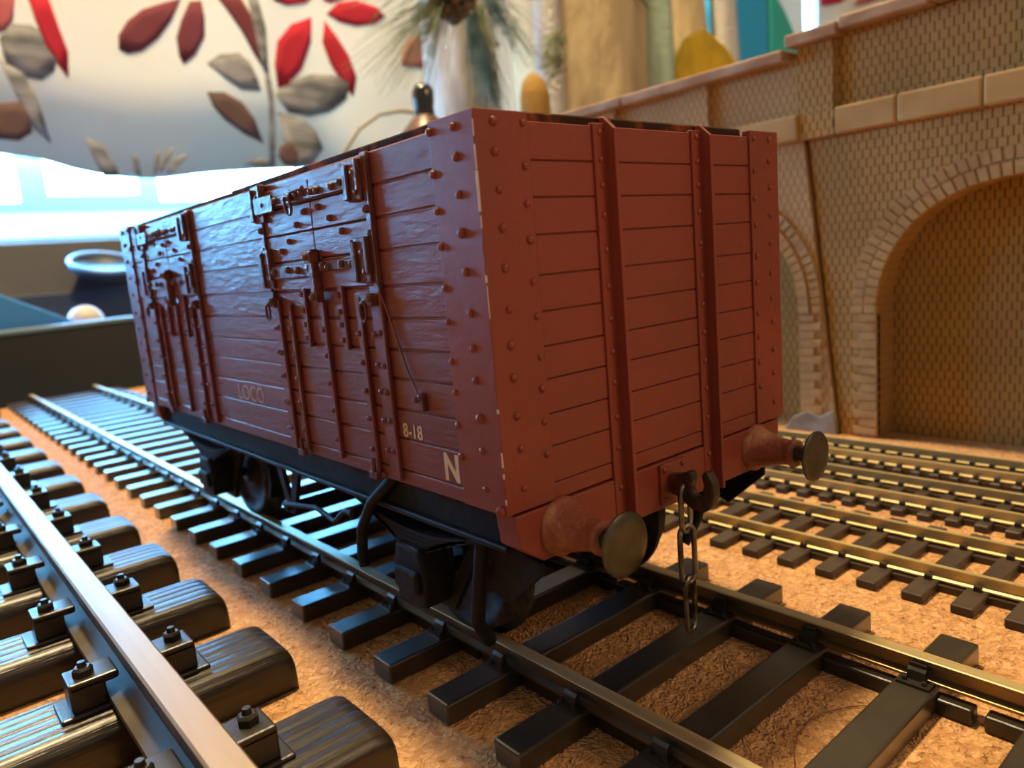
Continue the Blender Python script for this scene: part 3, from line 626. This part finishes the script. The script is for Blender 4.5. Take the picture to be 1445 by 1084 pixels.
# slack cord and cleat by the near door
b = MB(wo); P0 = Vector((-H_-.12, 2.08, 5.18)); P1 = Vector((-H_-.06, 1.56, 4.05)); X = -H_-.05
b.tube([(-H_-.10, 2.09, 5.25), (-H_-.06, 2.02, 5.02), (-H_-.04, 1.93, 4.75), (-H_-.04, 1.82, 4.48), (-H_-.04, 1.70, 4.22), (-H_-.05, 1.57, 4.05), (-H_-.05, 1.50, 3.93)], .014, 6)
b.build('door_cord', 'paint_side', W)
b = MB(wo); b.box(-H_-.07, -H_, 1.40, 1.50, 3.74, 3.96); b.dome((-H_-.06, 1.55, 3.88), (-1, 0, 0), .045); b.dome((-H_-.06, 1.45, 3.92), (-1, 0, 0), .045); b.build('cleat', 'ironred', W, .01, 1)
# lettering
def letters(txt, y, z, size, mtl, name, bold=0, sx_=1.0, shear=0):
    cu = bpy.data.curves.new(name, 'FONT'); cu.body = txt; cu.size = size*S; cu.extrude = .003*S; cu.offset = bold*S; cu.materials.append(M[mtl]); cu.space_character = 1.05; cu.shear = shear
    o = bpy.data.objects.new(name, cu); col.objects.link(o); o.parent = W
    mtx = Matrix(((0, 0, -1, (-H_-.008)*S), (-1, 0, 0, (y-wo[1])*S), (0, 1, 0, z*S), (0, 0, 0, 1)))
    o.matrix_local = mtx @ Matrix.Diagonal((sx_, 1, 1, 1)); bpy.context.view_layer.update()
    me = bpy.data.meshes.new_from_object(o); q = bpy.data.objects.new(name, me); col.objects.link(q); q.parent = W; q.matrix_local = o.matrix_local.copy()
    bpy.data.objects.remove(o); return q
letters('LOCO', 7.83, 3.34, .42, 'lettergrey', 'lettering', 0, 1.02)
letters('8-18', 2.02, 3.345, .26, 'letter', 'lettering', .003, .92)
letters('N', 1.16, 2.92, .47, 'letter', 'lettering', .016, .90)
# buffers
for ye, sy in ((0, 1), (L_, -1)):
    for x in (-2.09, 2.09):
        b = MB(wo); z = 2.33
        b.lathe([(.36, 0), (.36, .05), (.325, .08), (.29, .16), (.245, .30), (.205, .45), (.185, .60), (.205, .63), (.205, .70), (.13, .705)], (x, ye-sy*.01, z), (0, -sy, 0), 24)
        bf = b.build('buffer', 'gunk', W)
        for a in (.8, 2.4, 3.9, 5.5): pass
        b = MB(wo); b.cyl((x, ye-sy*.6, z), (x, ye-sy*.98, z), .12, .12, 12)
        b.lathe([(.10, .93), (.30, .965), (.37, .985), (.375, 1.0), (.36, 1.015), (.25, 1.035), (.12, 1.045), (.001, 1.048)], (x, ye, z), (0, -sy, 0), 32, 0, False)
        b.build('buffer_head', 'buffer', bf)
# coupling hook and chain on the near end, hook only on the far end
for ye, sy in ((0, 1), (L_, -1)):
    b = MB(wo); b.box(*sorted((-.27, .27)), *sorted((ye-sy*.01, ye-sy*.07)), 2.05, 2.62)
    for qx in (-.2, .2):
        for qz in (2.12, 2.55): b.dome((qx, ye-sy*.07, qz), (0, -sy, 0), .045)
    b.build('draw_plate', 'paint', W, .04, 2)
    pts = [(.05, 2.44), (-.26, 2.50), (-.38, 2.56), (-.45, 2.54), (-.45, 2.44), (-.41, 2.32), (-.45, 2.24), (-.54, 2.22), (-.61, 2.30), (-.63, 2.42), (-.60, 2.54), (-.64, 2.60), (-.71, 2.59), (-.78, 2.46), (-.79, 2.29), (-.73, 2.12), (-.60, 2.02), (-.43, 2.04), (-.26, 2.16), (.05, 2.24)]
    b = MB(wo); b.prism([(ye+sy*a, c) for a, c in pts], 0, -.13, .03); b.build('coupling_hook', 'hook', W, .03, 2)
def link(cx, cy, z0, z1, wd, rot, r=.042):
    P = []; h = wd/2
    for i in range(20):
        a = 2*PI*i/20; u = h*math.cos(a); zz = h*math.sin(a)
        zc = z1-h-.0 if zz > 0 else z0+h
        P.append((cx+u*math.cos(rot), cy+u*math.sin(rot), zc+zz))
    return P
for z0, z1, wd, rot, dx in ((1.72, 2.38, .30, .25, 0), (.98, 1.80, .26, -.15, .0), (.28, 1.06, .24, .15, .01)):
    b = MB(wo); b.tube(link(-.12+dx, -.33, z0, z1, wd, rot), .038, 8, 0, True); b.build('chain_link', 'steel', W)
# underframe
for s_ in (-1, 1):
    b = MB(wo); b.box(s_*2.35, s_*2.62, .3, L_-.3, 2.10, ZB+.01); b.box(s_*2.3, s_*2.72, .3, L_-.3, 2.08, 2.16); b.build('solebar', 'black', W, .02, 1)
for ax in (2.60, 11.2):
    for s_ in (-1, 1):
        b = MB(wo)                                          # axle guard
        b.prism([(ax-1.45, 2.15), (ax-1.25, 2.15), (ax-.38, .95), (ax-.38, 2.15), (ax+.38, 2.15), (ax+.38, .95), (ax+1.25, 2.15), (ax+1.45, 2.15), (ax+.42, .62), (ax-.42, .62)], 0, s_*2.18, s_*2.28)
        b.build('axle_guard', 'black', W)
        b = MB(wo)
        b.prism([(ax-.36, .75), (ax+.36, .75), (ax+.42, 1.2), (ax+.30, 1.62), (ax-.30, 1.62), (ax-.42, 1.2)], 0, s_*2.2, s_*2.72); b.box(*sorted((s_*2.7, s_*2.80)), ax-.3, ax+.3, .95, 1.3)
        b.build('axlebox', 'black', W, .05, 2)
        b = MB(wo)
        for i in range(5):
            hw = 1.55-.22*i; zc = 1.72+.075*i if False else 1.98-.07*i
            P = [(0, ax+hw*t, zc-.22*(1-t*t)+.02) for t in [-1+.2*j for j in range(11)]]
            for p, q in zip(P, P[1:]):
                b.prism([(p[1], p[2]), (q[1], q[2]), (q[1], q[2]+.06), (p[1], p[2]+.06)], 0, s_*2.36, s_*2.62)
        b.build('leaf_spring', 'black', W)
        b = MB(wo); xw = s_*1.52
        b.lathe([(1.22, 0), (1.22, .09), (1.10, .12), (1.08, .36), (.92, .36), (.88, .26), (.3, .24), (.28, .4), (.1, .4)], (s_*1.40, ax, 1.07), (s_, 0, 0), 40)
        b.build('wheel', ['dusty'], W)
    b = MB(wo); b.cyl((-2.2, ax, 1.07), (2.2, ax, 1.07), .11, .11, 12); b.build('axle', 'black', W)
    for s_ in (-1, 1):
        b = MB(wo); sg = -1 if ax < 7 else 1
        b.prism([(ax-sg*1.30, 1.9), (ax-sg*1.45, 1.5), (ax-sg*1.42, 1.0), (ax-sg*1.22, .6), (ax-sg*1.12, .65), (ax-sg*1.28, 1.05), (ax-sg*1.30, 1.5), (ax-sg*1.15, 1.9)], 0, s_*1.5, s_*1.78); b.build('brake_block', 'black', W)
for s_ in (-1, 1):
    b = MB(wo)
    b.tube([(s_*2.66, 2.75, 2.62), (s_*2.72, 2.95, 2.45), (s_*2.72, 3.45, 2.1), (s_*2.72, 3.85, 1.6), (s_*2.70, 3.98, 1.15), (s_*2.70, 3.95, .95)], .085, 8); b.build('door_spring', 'black', W)
    b = MB(wo); b.tube([(s_*2.5, 1.02, 2.15), (s_*2.5, 1.2, 1.4), (s_*2.45, 1.4, .75), (s_*2.2, 1.5, .35)], .10, 8); b.build('guard_iron', 'black', W)
    b = MB(wo); b.prism([(.02, 1.95), (.95, 2.10), (.95, 1.3), (.7, 1.2), (.02, 1.80)], 0, s_*2.38, s_*2.44); b.build('end_bracket', 'black', W, .015, 1)
    b = MB(wo); b.prism([(6.6, 2.12), (6.85, 2.12), (7.18, 1.3), (7.5, 2.12), (7.75, 2.12), (7.3, 1.05), (7.06, 1.05)], 0, s_*2.36, s_*2.44); b.cyl((s_*1.2, 7.18, 1.2), (s_*2.55, 7.18, 1.2), .08, .08, 10); b.build('v_hanger', 'black', W)
    b = MB(wo); b.tube([(s_*2.60, 7.1, 1.3), (s_*2.64, 5.6, 1.55), (s_*2.66, 4.9, 1.45), (s_*2.66, 4.5, 1.72), (s_*2.66, 4.2, 1.74)], .05, 6); b.ball((s_*2.66, 4.2, 1.74), .09); b.build('brake_lever', 'black', W)
b = MB(wo); b.box(-1.2, -.9, .3, L_-.3, 2.1, ZB); b.box(.9, 1.2, .3, L_-.3, 2.1, ZB)
for y in (4.8, 9.5): b.box(-2.3, 2.3, y-.2, y+.2, 2.1, ZB)
b.build('underframe_beam', 'black', W)

# ------------------------------------------------------------------ small things on and around the board
b = MB(); b.tube([(x, y, GZ+.025) for x, y in HAIR], .007, 5); tag(b.build('hair_strand', 'hair'), 'thin curved brown hair lying on the cork between two sleepers', 'hair')
t = thing('brass_terminal', 'shiny brass terminal pair at far end of the largest track', 'terminal', (-4.3, 43, GZ))
b = MB((-4.3, 43, GZ)); b.box(-5.4, -3.6, 42.4, 43.6, GZ, GZ+.5); b.build('base', 'chair', t, .05)
for x in (-5.0, -4.2):
    b = MB((-4.3, 43, GZ)); b.cyl((x, 43, GZ+.4), (x, 43, GZ+1.15), .32, .32, 14); b.cyl((x, 43, GZ+1.1), (x, 43, GZ+1.4), .22, .22, 6); b.build('screw_post', 'brass', t)
# open charcoal case behind the board
co = (-10, 70, TT)
c = thing('tool_case', 'open charcoal case standing on the table behind the board', 'case', co)
b = MB(co); b.prism([(-56, TT), (39, TT), (39, 3.85), (-56, 2.6)], 1, 54, 55.5); b.box(-56, 39, 82, 84, TT, 6); b.box(-56, 39, 55.5, 82, TT, TT+.8); b.box(37.5, 39, 55.5, 82, TT, 3.3); b.box(-56, -54.5, 55.5, 82, TT, 2.4)
b.build('base', 'boxdark', c, .2)
b = MB(co); b.prism([(-56, 2.55), (39, 3.75), (39, 4.1), (-56, 2.9)], 1, 53.7, 55.8)
b.build('rim', 'rimlight', c, .1)
b = MB(co); b.prism([(82.3, 5.5), (84, 5.5), (86.5, 11.1), (85, 11.3)], 0, -56, 39); b.build('lid', 'caselid', c, .2)
b = MB((0, 0, 0)); LX = 10.9
b.lathe([(0.01, 0), (2.8, 0), (3.2, .3), (3.2, 1.0), (3.0, 1.1), (3.0, .6), (.01, .5)], (LX, 80.5, 7.7), (.05, -.36, .93), 32, 0)
rl = b.build('round_tin', 'boxdark'); tag(rl, 'dark round tin with pale blue rim leaning against the case lid', 'tin')
b = MB(); ax_ = Vector((.05, -.36, .93)).normalized(); _, u, v = b.frame(ax_); cc = Vector((LX, 80.5, 7.7))+ax_*1.0
b.tube([cc+(u*math.cos(a)+v*math.sin(a))*3.15 for a in [2*PI*i/36 for i in range(36)]], .26, 8, 0, True); b.build('rim', 'rimlight', rl)
b = MB(); b.prism([(-9, 3.0), (-9, 9.2), (-2.5, 6.9), (3.3, 3.7), (3.3, 3.0)], 1, 57, 58.2); b.prism([(-9, TT+.9), (-9, 3.2), (2.9, 3.2), (2.9, TT+.9)], 1, 57, 58.2)
tag(b.build('plastic_folder', 'blue', None, .1), 'blue plastic wedge sticking up out of the charcoal case', 'folder')
b = MB(); b.ball((4.6, 60, 3.4), 1.35); b.cyl((4.6, 60, TT+.85), (4.6, 60, 3), .8, 1.0, 14)
tag(b.build('rounded_knob', 'ball'), 'ivory round topped knob peeping over the case rim', 'knob')

# Christmas pieces beyond the wall
def needles(b, c, dirn, n, ln, spread, m=0, r=.05):
    for _ in range(n):
        d = (Vector(dirn)+Vector((rnd(spread), rnd(spread), rnd(spread)))).normalized(); l_ = ln*random.uniform(.6, 1.1); o = Vector(c)+Vector((rnd(.6), rnd(.6), rnd(.6)))
        b.tube([o, o+d*l_*.5+Vector((0, 0, -.02*l_)), o+d*l_+Vector((0, 0, -.1*l_))], r, 3, m, False, r*.3)
def bark(b, cx, cy, z0, z1, r0, r1, m=0, n=28, amp=.06, seed=0, lean=0):
    V = []; F = []; K = 14
    for i in range(K+1):
        t = i/K; z = z0+(z1-z0)*t; r = r0+(r1-r0)*t
        for k in range(n):
            a = 2*PI*k/n; q = 1+amp*(math.sin(3*a+seed)+.6*math.sin(7*a+seed*2+t*3)+.4*math.sin(13*a+t*9))
            V.append((cx+lean*t+r*q*math.cos(a), cy+r*q*math.sin(a), z))
    for i in range(K):
        for k in range(n): F.append((i*n+k, i*n+(k+1) % n, (i+1)*n+(k+1) % n, (i+1)*n+k))
    b.add(V, F, m, True); b.add(V[:n], [tuple(range(n))[::-1]], m); b.add(V[-n:], [tuple(range(n))], m)
so = (36, 49.5, TT)
t = thing('frosted_pine', 'slim frosted pine trunk with green needles behind the wagon roofline', 'decorative tree', so)
b = MB(so); bark(b, 36.0, 49.5, TT, 40, 3.5, 3.1, 0, 24, .07, 1); b.build('trunk', 'frost', t)
b = MB(so)
needles(b, (30.2, 43.0, 26.2), (-.9, -.1, -.75), 95, 9.5, .42)
needles(b, (32.6, 43.0, 25.2), (-.05, -.2, -1), 120, 6.2, .26)
needles(b, (33.4, 43.2, 21.8), (.05, -.1, -1), 80, 4.5, .34)
needles(b, (34.6, 43.4, 26.8), (.5, -.2, -.8), 60, 5.5, .45)
needles(b, (28.6, 43.0, 27), (-.8, -.1, -.25), 50, 6, .5)
b.build('needles', 'needle', t)['kind'] = 'stuff'
b = MB(so)
for i in range(60):
    a = i*2.4; z = 27.2-i*.055; r = 1.6*math.sin(PI*min(1, (i+4)/62)); b.dome((29.9+r*math.cos(a)*1.0, 42.2+r*math.sin(a), z), (math.cos(a), math.sin(a), .25), .42, .5, 0, 6)
b.build('pine_cone', 'cone', t)
lo_ = (52, 50, TT)
t = thing('birch_log', 'fat cream bark log edged with silver tinsel beside the brick wall top', 'decorative log', lo_)
b = MB(lo_); bark(b, 51.0, 49.5, TT, 44, 6.9, 6.7, 0, 40, .045, 3); b.build('trunk', 'logcream', t)
b = MB(lo_); bark(b, 44.3, 46.5, TT, 44, 1.45, 1.15, 0, 18, .12, 2); b.build('tinsel', 'tinsel', t)
b = MB(lo_); bark(b, 57.2, 44.2, TT, 44, 1.35, 1.8, 0, 18, .08, 5); b.build('felt_roll', 'mint', t)
b = MB(lo_); needles(b, (43.0, 44, 22.6), (-.9, 0, -.1), 60, 3.2, .6); needles(b, (43.0, 44, 25.0), (-.9, 0, -.6), 50, 3.4, .6); b.build('needles', 'needle', t)['kind'] = 'stuff'
b = MB(lo_); b.tube([(50.3, 43.3, 33), (51.0, 43.1, 31.2), (52.6, 43.0, 29.8), (54.8, 43.1, 28.6)], .28, 6, 0, False, .08); b.tube([(52.4, 43.1, 30.4), (53.6, 43, 31.2), (54.2, 43, 30.2)], .2, 6, 0, False, .08)
b.build('twig', 'cone', t)
ho = (66, 52, TT)
t = thing('felt_house', 'tapering cream tower with a yellow felt panel and white fluffy edge', 'decoration', ho)
b = MB(ho); bark(b, 68.2, 54, TT, 46, 8.9, 6.2, 0, 32, .02, 1); b.build('tower', 'logcream', t)
b = MB(ho); b.prism([(58.6, TT), (73.0, TT), (71.8, 24.2), (68.5, 26.8), (64.8, 28.2), (62.0, 27.0), (59.4, 23.6)], 1, 43.4, 44.6); b.build('felt_panel', 'yellowfelt', t, .4, 2)
b = MB(ho); bark(b, 74.6, 47, TT, 46, 1.7, 1.3, 0, 16, .12, 4, -1.6); b.build('tinsel', 'tinsel', t)
bo_ = (24.6, 39.9, TT)
t = thing('bottle', 'black necked bottle with brown shoulders showing above the wagon side', 'bottle', bo_)
b = MB(bo_); b.lathe([(2.3, 0), (2.4, .5), (2.5, 12), (2.5, 14.5), (2.35, 16.6), (1.7, 17.9), (.95, 18.7), (.72, 18.9)], bo_, (0, 0, 1), 24); b.build('body', 'bottlebrown', t)
b = MB(bo_); b.lathe([(.76, 18.7), (.70, 19.5), (.78, 19.9), (.78, 20.6), (.55, 21.0), (.1, 21.05)], bo_, (0, 0, 1), 20); b.build('neck', 'bottle', t)
b = MB(); b.lathe([(1.6, 0), (1.7, 8), (1.5, 16), (1.25, 20.0), (1.25, 21.2), (.95, 22.4), (.4, 23.0), (.01, 23.1)], (36.4, 40.8, TT), (0, 0, 1), 16)
tag(b.build('felt_ornament', 'yellow'), 'mustard felt ornament with round top, right of the frosted trunk', 'ornament')
b = MB(); P_ = [(20.5, 47, 12.5), (21.6, 47, 14.6), (23.2, 47, 16.5), (25.2, 47, 17.7), (27.3, 47, 18.1), (29.6, 47, 18.0)]
P_ = [(19.6, 47, TT), (19.8, 47, 4)]+P_+[(31.2, 47, 16.0)]
b.tube(P_, .16, 6); tag(b.build('wire_loop', 'wire'), 'thin grey wire bent in a loop beside the black bottle', 'wire')
to = (108, 66, TT)
t = thing('cushion', 'turquoise and bright blue vinyl cushion beyond the brick wall top', 'cushion', to)
b = MB(to)
def cush(x0, x1, m):
    b.prism([(x0, TT), (x1, TT)]+[(x0+(x1-x0)*q, 44.5-9*((x0+(x1-x0)*q-104)/12)**2) for q in (1, .8, .6, .4, .2, 0)], 1, 60, 72, m)
cush(96, 106, 0); b.build('blue_panel', 'cyan', t, .8, 3)
b = MB(to); cush(106.2, 116.8, 0); b.build('turquoise_panel', 'teal', t, .8, 3)
